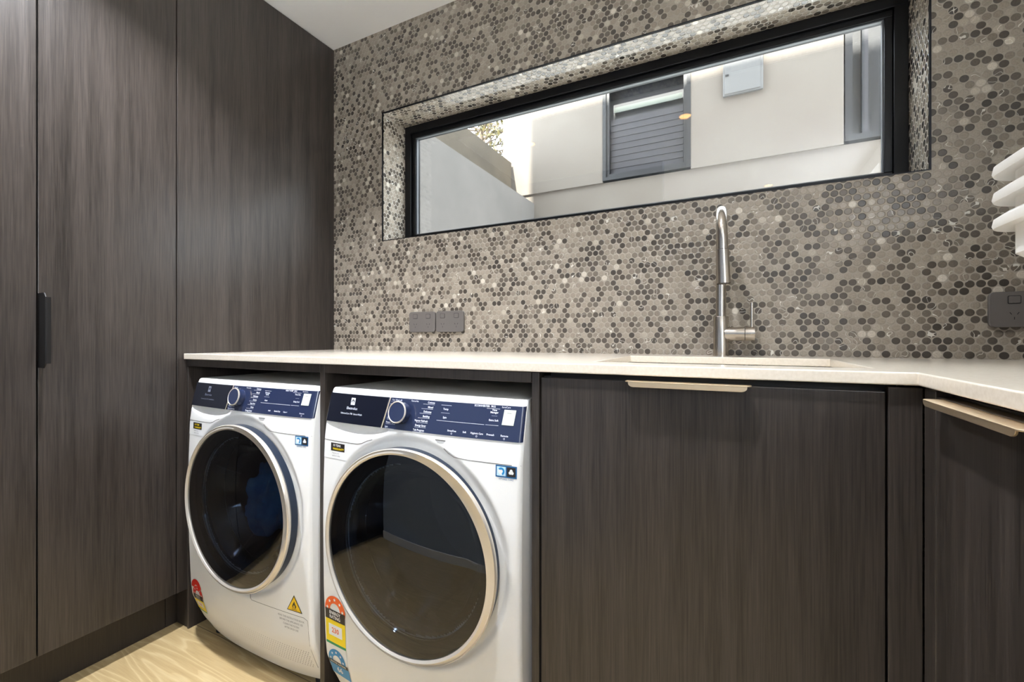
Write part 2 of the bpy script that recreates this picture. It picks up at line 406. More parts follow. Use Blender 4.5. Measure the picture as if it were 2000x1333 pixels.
# ceiling shadow line
# window frame, sash and pane
def ring_frame(mb, x0, x1, z0, z1, w, y0, y1, mt):
    mb.box(x0, x1, y0, y1, z1 - w, z1, mt); mb.box(x0, x1, y0, y1, z0, z0 + w, mt)
    mb.box(x0, x0 + w, y0, y1, z0 + w, z1 - w, mt); mb.box(x1 - w, x1, y0, y1, z0 + w, z1 - w, mt)
wf = MB(); ring_frame(wf, WX0, WX1, WZ0, WZ1, 0.034, 0.150, 0.198, M['black_metal'])
ring_frame(wf, WX0 + .034, WX1 - .034, WZ0 + .034, WZ1 - .034, 0.020, 0.162, 0.198, M['black_metal'])
win = wf.build('window_1', bevel=0.0015); struct(win)
gk = MB(); ring_frame(gk, WX0 + .054, WX1 - .054, WZ0 + .054, WZ1 - .054, 0.004, 0.168, 0.180, M['gasket'])
gk.build('window_gasket', win)
w2 = MB(); ring_frame(w2, -3.30, -1.85, 1.10, 2.30, 0.05, RX + .08, RX + .13, M['black_metal']); w2.v = [(y, x, z) for x, y, z in w2.v]
struct(w2.build('added_fill_window'))  # frame of the added opening that brings daylight onto the tall doors
pn = MB(); pn.box(WX0 + .055, WX1 - .055, 0.178, 0.184, WZ0 + .055, WZ1 - .055, M['pane']); pn.build('window_pane', win)

# ------------------------------------------------------------------ downlights
for i, (lx, ly) in enumerate(DOWNLIGHTS):
    t = thing('downlight', ['round recessed downlight in the ceiling in front of the sink', 'round recessed downlight in the ceiling in front of the machines', 'left added fill downlight in the passage behind the doorway', 'right added fill downlight in the passage behind the doorway'][i], 'downlight', (lx, ly, CE), 'ceiling downlights')
    rg = MB()
    rings = [[(r * math.cos(a), r * math.sin(a), z) for a in [2 * PI * k / 32 for k in range(32)]] for r, z in ((0.045, 0.0), (0.045, -0.004), (0.036, -0.005), (0.034, -0.0008))]
    rg.loft(rings, M['white_plastic'], caps=False); rg.build('trim_ring', t, smooth=True)
    dm = MB(); dm.add([(0.034 * math.cos(2 * PI * k / 24), 0.034 * math.sin(2 * PI * k / 24), -0.0012) for k in range(24)], [tuple(range(24))], M['lamp_disc']); dm.build('diffuser', t)
    ld = bpy.data.lights.new('downlight_lamp', 'AREA'); ld.shape = 'DISK'; ld.size = 0.06; ld.energy = DL_POWER[i]; ld.spread = math.radians((112, 106, 110, 110)[i]); ld.color = DL_COLOR
    lo = bpy.data.objects.new('downlight_lamp', ld); C.objects.link(lo); lo.parent = t; lo.location = (0, 0, -0.008)

# ------------------------------------------------------------------ handle shape: thin lip pull with cut corners
def lip_pull(length, depth, thick, lip):
    """plate lying in local X (length) / -Y (depth), mounted at y=0, with rounded corners and a small down-turned lip"""
    r = 0.010
    b = MB(); n = 6
    q = [(length, 0.0), (0, 0.0)] + [(r - r * math.cos(PI / 2 * k / n), -depth + r - r * math.sin(PI / 2 * k / n)) for k in range(n + 1)] \
        + [(length - r + r * math.sin(PI / 2 * k / n), -depth + r - r * math.cos(PI / 2 * k / n)) for k in range(n + 1)]
    b.loft([[(x, y, 0) for x, y in q], [(x, y, -thick) for x, y in q]], M['nickel'])
    x0, x1 = r * .7, length - r * .7
    p = [(x1, -thick * .5), (x0, -thick * .5)] + [(x0 + r - r * math.cos(PI / 2 * k / n), -lip + r * .7 - r * .7 * math.sin(PI / 2 * k / n)) for k in range(n + 1)] \
        + [(x1 - r + r * math.sin(PI / 2 * k / n), -lip + r * .7 - r * .7 * math.cos(PI / 2 * k / n)) for k in range(n + 1)]
    b.loft([[(x, -depth + .0028, z) for x, z in p], [(x, -depth + .0003, z) for x, z in p]], M['nickel'])
    return b

# ------------------------------------------------------------------ tall cabinets on the left (face at x = 0)
D0 = 0.138
t = thing('tall_cabinet', 'floor to ceiling dark oak cupboard with two doors and a black edge pull', 'cabinet', (0, -1.02, 0))
def pbox(name, par, x0, x1, y0, y1, z0, z1, mt, bevel=0.0015):
    L = par.location
    return box1(name, x0 - L.x, x1 - L.x, y0 - L.y, y1 - L.y, z0 - L.z, z1 - L.z, mt, par, bevel)
pbox('carcass', t, -0.60, -0.0215, -1.42, -0.678, D0 + .004, CE - .002, M['shadow_gap'])
d1 = pbox('door', t, -0.019, 0.0, -1.418, -1.0225, D0, CE - .004, M['wood'])
d2 = pbox('door', t, -0.019, 0.0, -1.0195, -0.6785, D0, CE - .004, M['wood'])
pbox('kickboard', t, -0.088, -0.070, -1.42, -0.678, 0.0, D0 + .003, M['wood_kick'])
h = MB(); hz0, hz1, hd = 0.941, 1.148, 0.05
prof = [(0.0, hz0), (hd - .010, hz0), (hd, hz0 + .012), (hd, hz1 - .012), (hd - .010, hz1), (0.0, hz1)]
h.loft([[(x, 0.0, z) for x, z in prof], [(x, 0.003, z) for x, z in prof]], M['handle_black'])
h.box(hd - .0025, hd, 0.003, 0.012, hz0 + .012, hz1 - .012, M['handle_black'])
o = h.build('handle', d2, bevel=0.0006); o['label'] = 'black vertical edge pull'
t = thing('tall_cabinet', 'dark oak cupboard column nearest the camera, left of the black handle pair', 'cabinet', (0, -1.72, 0))
pbox('carcass', t, -0.60, -0.0215, -1.99, -1.4225, D0 + .004, CE - .002, M['shadow_gap'])
pbox('door', t, -0.019, 0.0, -2.0, -1.421, D0, CE - .004, M['wood'])
pbox('kickboard', t, -0.088, -0.070, -1.99, -1.4225, 0.0, D0 + .003, M['wood_kick'])
t = thing('end_panel', 'dark oak wall panel between the tall doors and the tiled wall', 'panel', (0, -0.34, 0))
pbox('panel', t, -0.019, 0.0, -0.6755, -0.002, D0, CE - .004, M['wood'])
pbox('backing', t, -0.10, -0.0195, -0.6755, -0.002, D0 + .001, CE - .002, M['shadow_gap'], 0)
pbox('kickboard', t, -0.088, -0.070, -0.677, -0.002, 0.0, D0, M['wood_kick'])
pbox('kick_return', t, -0.0695, 0.0, -0.642, -0.626, 0.0, D0 - .001, M['wood_kick'])

# ------------------------------------------------------------------ benchtop, appliance bay, base cabinets
DF = -0.646       # door plane
BT, BB = 0.970, 0.950
SX0, SX1, SY0, SY1 = 1.443, 1.943, -0.558, -0.157
bm_ = MB()
xs = [0.001, SX0, SX1, 1.974, RX - .001]; ys = [-2.015, -0.656, SY0, SY1, -0.001]
bm_.cells(xs, ys, BB, BT, {(0, 0), (1, 0), (2, 0), (1, 2)}, M['stone'])
o = bm_.build('benchtop', bevel=0.0022, seg=3); tag(o, 'thin white stone benchtop turning the corner past the sink', 'benchtop')

t = thing('appliance_bay', 'dark oak open bay around the washing machine and dryer', 'cabinet', (0.67, DF, 0))
pbox('divider_panel', t, 0.672, 0.690, DF, -0.03, 0.0, BB - .001, M['wood'])
pbox('divider_panel', t, 1.331, 1.349, DF, -0.03, 0.0, BB - .001, M['wood'])
pbox('front_rail', t, 0.0015, 0.671, DF, DF + .018, 0.925, BB - .001, M['wood'])
pbox('front_rail', t, 0.691, 1.330, DF, DF + .018, 0.925, BB - .001, M['wood'])
pbox('side_panel', t, 0.0015, 0.010, DF, -0.03, 0.0, 0.9245, M['wood'])
pbox('back_panel', t, 0.011, 0.671, -0.028, -0.022, 0.0, 0.9245, M['shadow_gap'], 0)
pbox('back_panel', t, 0.691, 1.330, -0.028, -0.022, 0.0, 0.9245, M['shadow_gap'], 0)

def cab_box(t, x0, x1, y0, y1, z0, z1, th=0.016):
    L = t.location; b = MB()
    x0 -= L.x; x1 -= L.x; y0 -= L.y; y1 -= L.y
    b.box(x0, x0 + th, y0, y1, z0, z1, M['shadow_gap']); b.box(x1 - th, x1, y0, y1, z0, z1, M['shadow_gap'])
    b.box(x0 + th, x1 - th, y0, y1, z0, z0 + th, M['shadow_gap']); b.box(x0 + th, x1 - th, y1 - th, y1, z0 + th, z1, M['shadow_gap'])
    b.box(x0 + th, x1 - th, y0, y0 + .012, z1 - .06, z1 + .0085, M['shadow_gap'])
    return b.build('carcass', t)
t = thing('sink_cabinet', 'dark oak base cupboard under the sink with a champagne lip pull', 'cabinet', (1.64, DF, 0))
cab_box(t, 1.352, 1.972, DF + .021, -0.03, D0, 0.940)
d = pbox('door', t, 1.3535, 1.938, DF, DF + .019, D0, 0.938, M['wood'])
pbox('corner_filler', t, 1.941, 1.983, DF, DF + .019, D0, 0.946, M['wood'])
pbox('kickboard', t, 1.352, 2.03, DF + .06, DF + .076, 0.0, D0 - .001, M['wood_kick'])
h = lip_pull(0.216, 0.026, 0.002, 0.011); o = h.build('handle', d, bevel=0.0005, loc=(1.537 - 1.64, 0.0, 0.9402)); o['label'] = 'champagne lip pull'

t = thing('base_cabinet', 'dark oak base cupboard under the right arm of the benchtop', 'cabinet', (1.984, -1.0, 0))
FX = 1.984
cab_box(t, FX + .021, RX - .005, -1.50, -0.66, D0, 0.940)
pbox('corner_filler', t, FX, FX + .019, -0.688, DF - .0005, D0, 0.946, M['wood'])
d = pbox('door', t, FX, FX + .019, -1.29, -0.691, D0, 0.938, M['wood'])
pbox('door', t, FX, FX + .019, -1.89, -1.293, D0, 0.938, M['wood'])
pbox('kickboard', t, FX + .06, FX + .076, -2.0, DF + .058, 0.0, D0 - .001, M['wood_kick'])
h = lip_pull(0.242, 0.024, 0.002, 0.009)
o = h.build('handle', d, bevel=0.0005, loc=(0.0, -0.715 + 1.0, 0.9372)); o.rotation_euler = (0, 0, -PI / 2); o['label'] = 'silvery lip pull'

# sink basin
def rrect(x0, x1, y0, y1, r, n=6):
    pts = []
    for cx, cy, a0 in ((x1 - r, y1 - r, 0), (x0 + r, y1 - r, 90), (x0 + r, y0 + r, 180), (x1 - r, y0 + r, 270)):
        for k in range(n + 1):
            a = math.radians(a0 + 90 * k / n); pts.append((cx + r * math.cos(a), cy + r * math.sin(a)))
    return pts
t = thing('sink', 'rectangular cream sink let into the white benchtop under the tap', 'sink', ((SX0 + SX1) / 2, (SY0 + SY1) / 2, 0.75))
L = t.location; s = MB()
hx, hy = (SX1 - SX0) / 2, (SY1 - SY0) / 2
def rr(g, z, r): return [(x, y, z - L.z) for x, y in rrect(-hx - g, hx + g, -hy - g, hy + g, r)]
s.loft([rr(0.0005, BB - .0015, .01), rr(0.0, 0.80, .02), rr(-.012, 0.768, .03), rr(-.03, 0.760, .03)], M['sink'], caps=False)
n = len(rr(0, 0, .01)); s.add(rr(-.03, 0.760, .03), [tuple(range(n))], M['sink'])
s.loft([rr(0.0005, BB - .0015, .01), rr(0.010, BB - .0015, .01), rr(0.008, 0.79, .02), rr(-.01, .752, .02)], M['sink'], caps=False)
s.build('basin', t, smooth=True)
dr = MB(); dr.loft([[(.035 * math.cos(a), .035 * math.sin(a), 0.7605 - L.z + z) for a in [2 * PI * k / 24 for k in range(24)]] for z in (0, .003)], M['steel']); dr.build('drain', t, smooth=True)

# ------------------------------------------------------------------ tap
TX, TY = 1.690, -0.068
t = thing('tap', 'brushed steel gooseneck mixer tap standing behind the sink', 'tap', (TX, TY, BT))
b = MB(); b.tube([(0, 0, 0), (0, 0, .004)], 0.0225, M['steel'], 32); b.tube([(0, 0, .003), (0, 0, .116), (0, 0, .118)], [0.0208, 0.0208, 0.0198], M['steel'], 40)
body = b.build('tap_body', t, smooth=True)
b = MB(); R = 0.088; zt = 0.334
pts = [(0, 0, z) for z in (0.117, .2, .26, .305)] + [(0.007 * k / 16, -R + R * math.cos(PI * k / 16), zt - .012 + (R - 0.004) * math.sin(PI * k / 16)) for k in range(0, 17)]
pts += [(0.0075, -2 * R, 0.308), (0.008, -2 * R - .001, 0.284)]
b.tube(pts, 0.0140, M['steel'], 32); b.build('spout', t, smooth=True)
b = MB(); b.tube([(0.008, -2 * R - .001, 0.284), (0.011, -2 * R - .004, 0.1955)], [0.0155, 0.0168], M['steel'], 32, caps=False)
b.tube([(0.008, -2 * R - .0011, 0.2825), (0.008, -2 * R - .001, 0.2850)], 0.0147, M['rubber'], 32)
sp = b.build('spray_head', t, smooth=True)
b = MB(); b.tube([(0.011, -2 * R - .0038, 0.203), (0.011, -2 * R - .004, 0.1985)], 0.0135, M['rubber'], 24); b.build('nozzle', sp)
b = MB(); b.tube([(0.010, 0, 0.066), (0.0625, 0, 0.066)], 0.0205, M['steel'], 40); b.tube([(0.062, 0, 0.066), (0.0645, 0, 0.066)], 0.0192, M['rubber'], 32); b.build('valve_body', t, smooth=True)
b = MB(); b.tube([(0.0640, 0, 0.066), (0.0885, 0, 0.066)], 0.0205, M['steel'], 40); cap = b.build('valve_cap', t, smooth=True)
b = MB(); b.tube([(0.081, 0, 0.084), (0.081, 0, 0.156)], 0.0044, M['steel'], 16); b.build('lever', cap, smooth=True)

# ------------------------------------------------------------------ power outlets
def outlet(x0, label, kind, group):
    t = thing('power_outlet', label, 'outlet', (x0, 0, 1.0495), group)
    W, H = 0.1365, 0.0875
    b = MB(); b.loft([[(x, 0.0, z) for x, z in rrect(0.001, W - .001, 0.001, H - .001, .011)], [(x, -0.010, z) for x, z in rrect(0, W, 0, H, .012)], [(x, -0.0115, z) for x, z in rrect(0.0015, W - .0015, 0.0015, H - .0015, .011)]], M['outlet'])
    b.build('cover_plate', t, smooth=True)
    cols = [(0.034, kind), (0.102, kind)] if kind == 'pair' else [(0.045, kind), (0.102, kind)]
    for cx, _ in cols:
        s = MB(); w, hh = (0.0105, 0.0085) if kind == 'pair' else (0.0108, 0.0090)
        s.loft([[(x, -0.0113, z) for x, z in rrect(cx - w, cx + w, .0675 - hh, .0675 + hh, .002)], [(x, -0.0135, z) for x, z in rrect(cx - w + .001, cx + w - .001, .0675 - hh + .001, .0675 + hh - .001, .002)]], M['outlet'])
        r = MB(); r.loft([[(x, -0.0114, z) for x, z in rrect(cx - w - .0012, cx + w + .0012, .0675 - hh - .0012, .0675 + hh + .0012, .003)], [(x, -0.0118, z) for x, z in rrect(cx - w - .0012, cx + w + .0012, .0675 - hh - .0012, .0675 + hh + .0012, .003)]], M['outlet_dark'])
        sw = s.build('rocker_switch', t, smooth=True); r.build('switch_surround', sw)
        k = MB()
        for dx, dz, a in ((-.0065, .034, 32), (.0065, .034, -32), (0, .022, 0)):
            a = math.radians(a); c_, s_ = math.cos(a), math.sin(a)
            k.add([(cx + dx + px * c_ - pz * s_, -0.0118, dz + px * s_ + pz * c_) for px, pz in ((-.0008, -.0032), (.0008, -.0032), (.0008, .0032), (-.0008, .0032))], [(0, 1, 2, 3)], M['outlet_dark'])
        k.build('socket_slots', t)
outlet(0.466, 'charcoal double power point on the tiles, left one of the side by side pair', 'pair', 'power points above the machines')
outlet(0.608, 'charcoal double power point on the tiles, right one of the side by side pair', 'pair', 'power points above the machines')
outlet(2.292, 'charcoal power point on the tiles below the white baskets', 'single', None)

# ------------------------------------------------------------------ laundry machines
PK = [(0.0, .062), (.03, .050), (.06, .036), (.10, .024), (.15, .013), (.20, .008), (.35, .002), (.52, 0.0), (.62, .001), (.754, .006), (.795, .0115), (.884, .033), (.95, .050)]
def P(z):
    for (a, pa), (b_, pb) in zip(PK, PK[1:]):
        if z <= b_: return pa + (pb - pa) * (z - a) / (b_ - a)
    return PK[-1][1]
DCX, DCZ = 0.302, 0.510
MW = 0.600
def front(u, z, dish=True):
    """distance of the front skin behind the foremost plane"""
    y = P(z)
    e = min(u, MW - u)
    bow = 0.010 * ((abs(u - .3) / .3) ** 2.6) * (1 + 2.2 * max(0, (.16 - z) / .16))
    y += bow
    r = 0.010 + 0.02 * max(0, (.12 - z) / .12)
    if e < r: y += r - math.sqrt(max(0.0, r * r - (r - e) ** 2))
    if dish:
        rr_ = math.hypot(u - DCX, z - DCZ)
        if rr_ < 0.279: 
            k = min(1, (0.279 - rr_) / 0.020); y += 0.011 * (k * k * (3 - 2 * k))
        # shallow scoop of the drawer grip under the left of the panel
        if u < 0.24 and 0.757 < z < 0.797:
            lo = 0.797 - 0.031 * math.sin(PI * min(1, max(0, (u - 0.006) / 0.232))) ** 0.55
            if z > lo: y += 0.012 * min(1, (z - lo) / 0.010)
    return y
def lin(a, b_, n): return [a + (b_ - a) * k / n for k in range(n + 1)]

def patch(mb, u0, u1, z0, z1, off, mt, nu=2, nz=2, thick=None, slant=0.0):
    """piece of film or glass lying on the machine's front skin"""
    us, zz = lin(u0, u1, nu), lin(z0, z1, nz)
    if slant == 0:
        us = sorted(set(us) | {u for u in (.0015, .003, .005, .007, .010, .590, .593, .595, .597, .5985) if u0 < u < u1}); nu = len(us) - 1
    F = lambda u, z: front(min(max(u, 0), MW), z, False) - off
    vs = [(u + slant * (z - z0), F(u, z), z) for z in zz for u in us]
    fs = [(j * (nu + 1) + i, j * (nu + 1) + i + 1, (j + 1) * (nu + 1) + i + 1, (j + 1) * (nu + 1) + i) for j in range(nz) for i in range(nu)]
    mb.add(vs, fs, mt)
    if thick:
        rim = [(u, z0) for u in us] + [(u1, z) for z in zz[1:]] + [(u, z1) for u in reversed(us[:-1])] + [(u0, z) for z in reversed(zz[1:-1])]
        a = [(u + slant * (z - z0), F(u, z), z) for u, z in rim]; c = [(u + slant * (z - z0), F(u, z) + thick, z) for u, z in rim]
        n = len(rim); mb.add(a + c, [(k, (k + 1) % n, n + (k + 1) % n, n + k) for k in range(n)], mt)
def poly(mb, pts, off, mt):
    mb.add([(u, front(u, z, False) - off, z) for u, z in pts], [tuple(range(len(pts)))], mt)
def arc(mb, cu, cz, r0, r1, a0, a1, off, mt, n=14, sx=1.0):
    for k in range(n):
        t0, t1 = math.radians(a0 + (a1 - a0) * k / n), math.radians(a0 + (a1 - a0) * (k + 1) / n)
        poly(mb, [(cu + sx * r0 * math.cos(t0), cz + r0 * math.sin(t0)), (cu + sx * r1 * math.cos(t0), cz + r1 * math.sin(t0)), (cu + sx * r1 * math.cos(t1), cz + r1 * math.sin(t1)), (cu + sx * r0 * math.cos(t1), cz + r0 * math.sin(t1))], off, mt)
def write(mb, txt, u, z, size, off, mt, align='LEFT', bold=False, sx=1.0):
    vs, fs = text_mesh(txt, size, align, bold)
    mb.add([(u + x * sx, front(min(max(u + x * sx, 0), MW), z + y, False) - off, z + y) for x, y, _ in vs], fs, mt)
def star(mb, u, z, r, off, mt):
    poly(mb, [(u + (r if k % 2 == 0 else r * .45) * math.sin(PI * k / 5), z + (r if k % 2 == 0 else r * .45) * math.cos(PI * k / 5)) for k in range(10)], off, mt)

def machine(kind, x0, label):
    t = thing('washing_machine' if kind == 'wash' else 'tumble_dryer', label, 'washing machine' if kind == 'wash' else 'tumble dryer', (x0, -0.690, 0), None)
    # --- shell: dense front skin with rounded edges, plus sides, back, top
    us = [0.0, .0015, .004, .007, .010, .016, .022, .030] + lin(.036, MW - .036, 110) + [MW - .030, MW - .022, MW - .016, MW - .010, MW - .007, MW - .004, MW - .0015, MW]
    zs = lin(.018, .13, 20) + lin(.134, .86, 150)
    # top edge roll-over
    rows = []
    for z in zs: rows.append([(u, front(u, z), z) for u in us])
    for k in range(1, 7):
        a = PI / 2 * k / 6
        rows.append([(.3 + (u - .3) * (1 - .004 * math.sin(a)), front(u, .875) + .010 * (1 - math.cos(a)) + .002, .873 + .0135 * math.sin(a)) for u in us])
    b = MB(); nu = len(us); vs = [p for r in rows for p in r]; fs = []
    for j in range(len(rows) - 1):
        for i in range(nu - 1):
            q = [j * nu + i, j * nu + i + 1, (j + 1) * nu + i + 1, (j + 1) * nu + i]
            uc = (rows[j][i][0] + rows[j][i + 1][0]) / 2; zc = (rows[j][i][2] + rows[j + 1][i][2]) / 2
            if math.hypot(uc - DCX, zc - DCZ) < 0.205 and j < len(zs) - 1: continue
            fs.append(tuple(q))
    b.add(vs, fs, M['white_enamel'])
    # sides / top / bottom / back
    DB = 0.585
    Lc = [r[0] for r in rows]; Rc = [r[-1] for r in rows]; n = len(rows)
    for col, x in ((Lc, None), (Rc, None)):
        vv = list(col) + [(p[0], DB, p[2]) for p in col]
        b.add(vv, [(k, k + 1, n + k + 1, n + k) for k in range(n - 1)], M['white_enamel'])
    topr = rows[-1]; vv = list(topr) + [(p[0], DB, p[2]) for p in topr]
    b.add(vv, [(k, k + 1, nu + k + 1, nu + k) for k in range(nu - 1)], M['white_enamel'])
    botr = rows[0]; vv = list(botr) + [(p[0], DB, p[2]) for p in botr]
    b.add(vv, [(k, k + 1, nu + k + 1, nu + k) for k in range(nu - 1)], M['grey_plastic'])
    b.add([(0, DB, .018), (MW, DB, .018), (MW, DB, .8865), (0, DB, .8865)], [(0, 1, 2, 3)], M['white_enamel'])
    body = b.build('body', t, smooth=True)
    # feet
    for fx in (.05, .55):
        for fy in (.10, .53):
            f = MB(); f.loft([[(fx + .022 * math.cos(a), fy + .022 * math.sin(a), z) for a in [2 * PI * k / 16 for k in range(16)]] for z in (0.0, .019)], M['rubber']); f.build('foot', t)
    # --- drum mouth behind the glass
    b = MB(); b.lathe_y([(.212, .014), (.200, .020), (.196, .050), (.205, .075)], DCX, DCZ, M['rubber'], 64)
    b.build('door_seal', t, smooth=True)
    b = MB(); b.lathe_y([(.204, .076), (.245, .10), (.248, .42), (.20, .45), (.001, .452)], DCX, DCZ, M['drum'], 64)
    for k in range(3):
        a = 2 * PI * k / 3 + .5; c_, s_ = math.cos(a), math.sin(a)
        b.loft([[(DCX + r * c_ - w * s_, y, DCZ + r * s_ + w * c_) for r, w in ((.249, -.03), (.205, -.008), (.205, .008), (.249, .03))] for y in (.11, .41)], M['drum'])
    b.build('drum', t, smooth=True)
    # --- door: ring with swelling grip at the upper right, glass, navy side, inner bowl
    n = 144; rings = [[] for _ in range(8)]
    for k in range(n):
        a = 2 * PI * k / n; da = math.degrees((a - math.radians(40) + PI) % (2 * PI) - PI)
        g = math.exp(-(da / 34) ** 2) if da > 0 else math.exp(-(da / 40) ** 2)
        g2 = max(0.0, math.cos(a + math.radians(18))) ** 1.5
        ro = .2495 + .020 * g + .004 * g2; yc = -.024 - .012 * g; ri = .2355 - .002 * g
        cs, sn = math.cos(a), math.sin(a)
        for j, (r, y) in enumerate(((ri, -.020), (ri + .0008, -.0245), (ri + .35 * (ro - ri), -.0275 + .003 * g), (ri + .78 * (ro - ri), yc + .001 - .002 * g), (ro - .0022, yc - .0015), (ro, yc + .002), (ro - .001, yc + .009), (.2455, -.006))):
            rings[j].append((DCX + r * cs, y, DCZ + r * sn))
    b = MB(); b.loft(rings, M['satin'], caps=False); ring = b.build('door', t, smooth=True); ring['label'] = 'round door in a satin champagne ring'
    b = MB(); b.lathe_y([(.2462, -.012), (.2475, -.004), (.2475, .013)], DCX, DCZ, M['navy_rim'], 128); b.build('door_side', ring, smooth=True)
    b = MB(); sag = .016; pr = [(.237, -.022)]
    for k in range(1, 13):
        r = .2355 * (1 - k / 12) + .0005; pr.append((r, -.0235 - sag * (1 - (r / .2355) ** 2)))
    b.lathe_y(pr, DCX, DCZ, M['door_glass'], 128); gl = b.build('door_glass', ring, smooth=True); gl['label'] = 'dark domed door glass'
    b = MB(); b.lathe_y([(.212, .004), (.208, .012), (.185, .022), (.168, .060), (.150, .092), (.10, .108), (.04, .112), (.001, .113)], DCX, DCZ, M['bowl'], 96); b.build('glass_bowl', ring, smooth=True)
    b = MB(); b.lathe_y([(.236, -.016), (.236, .002), (.208, .006)], DCX, DCZ, M['rubber'], 96); b.build('inner_bezel', ring, smooth=True)
    # --- control panel
    b = MB(); dv = 0.222
    pz0, pz1 = .7975, .8725
    patch(b, dv, MW - .001, pz0, pz1, .0022, M['navy'], 24, 4, .004)
    pn_ = b.build('control_panel', t); pn_['label'] = 'navy glass control panel'
    b = MB(); patch(b, .001, dv - .002, pz0, pz1, .0022, M['navy_dark'], 16, 4, .004); bp = b.build('brand_panel', t); bp['label'] = 'darker navy panel with the brand mark'
    b = MB(); patch(b, dv - .010, dv - .0065, pz0, pz1, .0030, M['gold'], 1, 4, .001, slant=.19); b.build('divider_strip', t)
    # --- knob
    ku, kz = (.272, .838); ky = front(ku, kz, False) - .002; kb = MB()
    kb.lathe_y([(.0275, 0), (.0275, -.006), (.0262, -.008), (.0262, -.018), (.0270, -.0185), (.0270, -.0205), (.0250, -.0215), (.0240, -.0208)], 0, 0, M['navy'], 48)
    kn = kb.build('programme_knob', t, smooth=True, loc=(ku, ky, kz)); kn.rotation_euler = (-0.23, 0, 0)
    kb = MB(); kb.lathe_y([(.0271, -.0182), (.0273, -.0208), (.0250, -.0220), (.0240, -.0209)], 0, 0, M['satin'], 48); kb.build('knob_ring', kn, smooth=True)
    kb = MB(); kb.disc_y(0, -.0209, 0, .0241, M['navy'], 48); kb.build('knob_face', kn)
    # --- lettering
    o1, o2 = .0027, .0027; tx = MB(); W = M['ink_white']
    bu = .100
    mk = MB(); bk = W if kind == 'wash' else M['ink_dim']
    poly(mk, [(bu - .0075, .8455), (bu + .0075, .8455), (bu + .0075, .8635), (bu - .0075, .8635)], o1, bk)
    arc(mk, bu, .8545, 0.0005, .0052, -40, 220, .0029, M['navy_dark'], 10)
    arc(mk, bu, .8545, 0.0, .0024, 0, 360, .0031, bk, 8)
    write(mk, 'Electrolux', bu, .8365, .0098, o1, bk, 'CENTER')
    write(mk, 'UltimateCare 700  SensorWash' if kind == 'wash' else 'UltimateCare 700  SmartSensor', bu, .8225, .0062, o1, M['ink_dim'] if kind == 'dry' else W, 'CENTER')
    mk.build('brand_lettering', bp)
    if kind == 'wash':
        left = ['Fast Wash 60', 'Daily 39', 'Quick 15', 'Wool', 'Outdoor', 'Rinse + Spin', 'Spin']
        right = ['Cottons', 'Mixed', 'Delicates', 'Bedding', 'Vapour Refresh', 'Energy Saver', 'Tub Program']
        top = 'Favourite'
        lab = [('Temp', .8555), ('Spin', .8365)]; rl = [('Time', .8615), ('Manager', .8565), ('Extra Soft', .8395)]
        bot = [('StressFree', .424), ('Soft', .458), ('Hygienic Care', .490), ('Prewash', .524), ('Remote', .558)]
        head = ('ECOINVERTER  9KG', 'SensiCare')
    else:
        left = ['Refresh', 'Wool', 'Silk', 'Hygiene', 'Outdoor', 'Sports', 'Duvet Bedding']
        right = ['Cottons', 'Mixed', 'Delicates', 'Denim', 'Easy Iron', 'Shirts', 'Energy Saver']
        top = 'Favourite'
        lab = [('Dryness', .8585), ('Level', .8535), ('Auto', .8365)]; rl = [('Time Dry', .8595), ('Delay End', .8395)]
        bot = [('Anti', .424), ('Gentle Dry', .458), ('Care +', .492), ('Remote', .558)]
        head = ('HEAT PUMP  8KG', 'SensiCare')
    for i, s_ in enumerate(left):
        z = .8675 - i * .0109; uo = .232 - i * .0012
        if uo: write(tx, s_, uo + (.003 if i in (0,) else 0), z, .0058, o2, W)
        patch(tx, uo, uo + .030, z - .0042, z - .0038, o2, W, 1, 1)
    for i, s_ in enumerate(right):
        z = .8675 - i * .0109; uo = .367 - i * .0034
        write(tx, s_, uo, z, .0062, o2, W, 'RIGHT', True)
        patch(tx, uo - .034, uo, z - .0045, z - .0040, o2, W, 1, 1)
    write(tx, top, .296, .8685, .0058, o2, W)
    for s_, z in lab: write(tx, s_, .400, z, .0062, o2, W, 'CENTER', True)
    for s_, z in rl: write(tx, s_, .528, z, .0058, o2, W, 'CENTER', True)
    for s_, u in bot:
        write(tx, s_, u, .8085, .0056, o2, W, 'CENTER', True)
        if s_ in ('StressFree', 'Hygienic Care', 'Remote'): arc(tx, u, .8025, .0014, .0021, 0, 360, o2, W, 8)
    write(tx, head[0], .476, .8690, .0060, o2, W, bold=True); write(tx, head[1], .545, .8690, .0052, o2, W)
    patch(tx, .386, .415, .8640, .8646, o2, W, 2, 1); patch(tx, .508, .541, .8642, .8648, o2, W, 2, 1)
    patch(tx, .378, .506, .8285, .8292, o2, W, 4, 1); patch(tx, .509, .541, .8287, .8293, o2, W, 2, 1)
    patch(tx, .388, .412, .8465, .8469, o2, W, 1, 1); patch(tx, .522, .536, .8490, .8493, o2, W, 1, 1)
    tx.build('panel_lettering', pn_)
    b = MB(); patch(b, .549, .577, .8315, .8640, .0034, M['start'], 2, 2, .001, slant=.10)
    patch(b, .5595, .5700, .8565, .8575, .0037, M['ink_grey'], 1, 1); b.build('start_button', pn_)
    # vent mark under the panel
    b = MB(); poly(b, [(.380, .7845), (.409, .7845), (.402, .7785), (.387, .7785)], .0008, M['grey_plastic']); patch(b, .380, .409, .7835, .7855, .0010, M['seam'], 2, 1)
    b.build('indicator_mark', t)
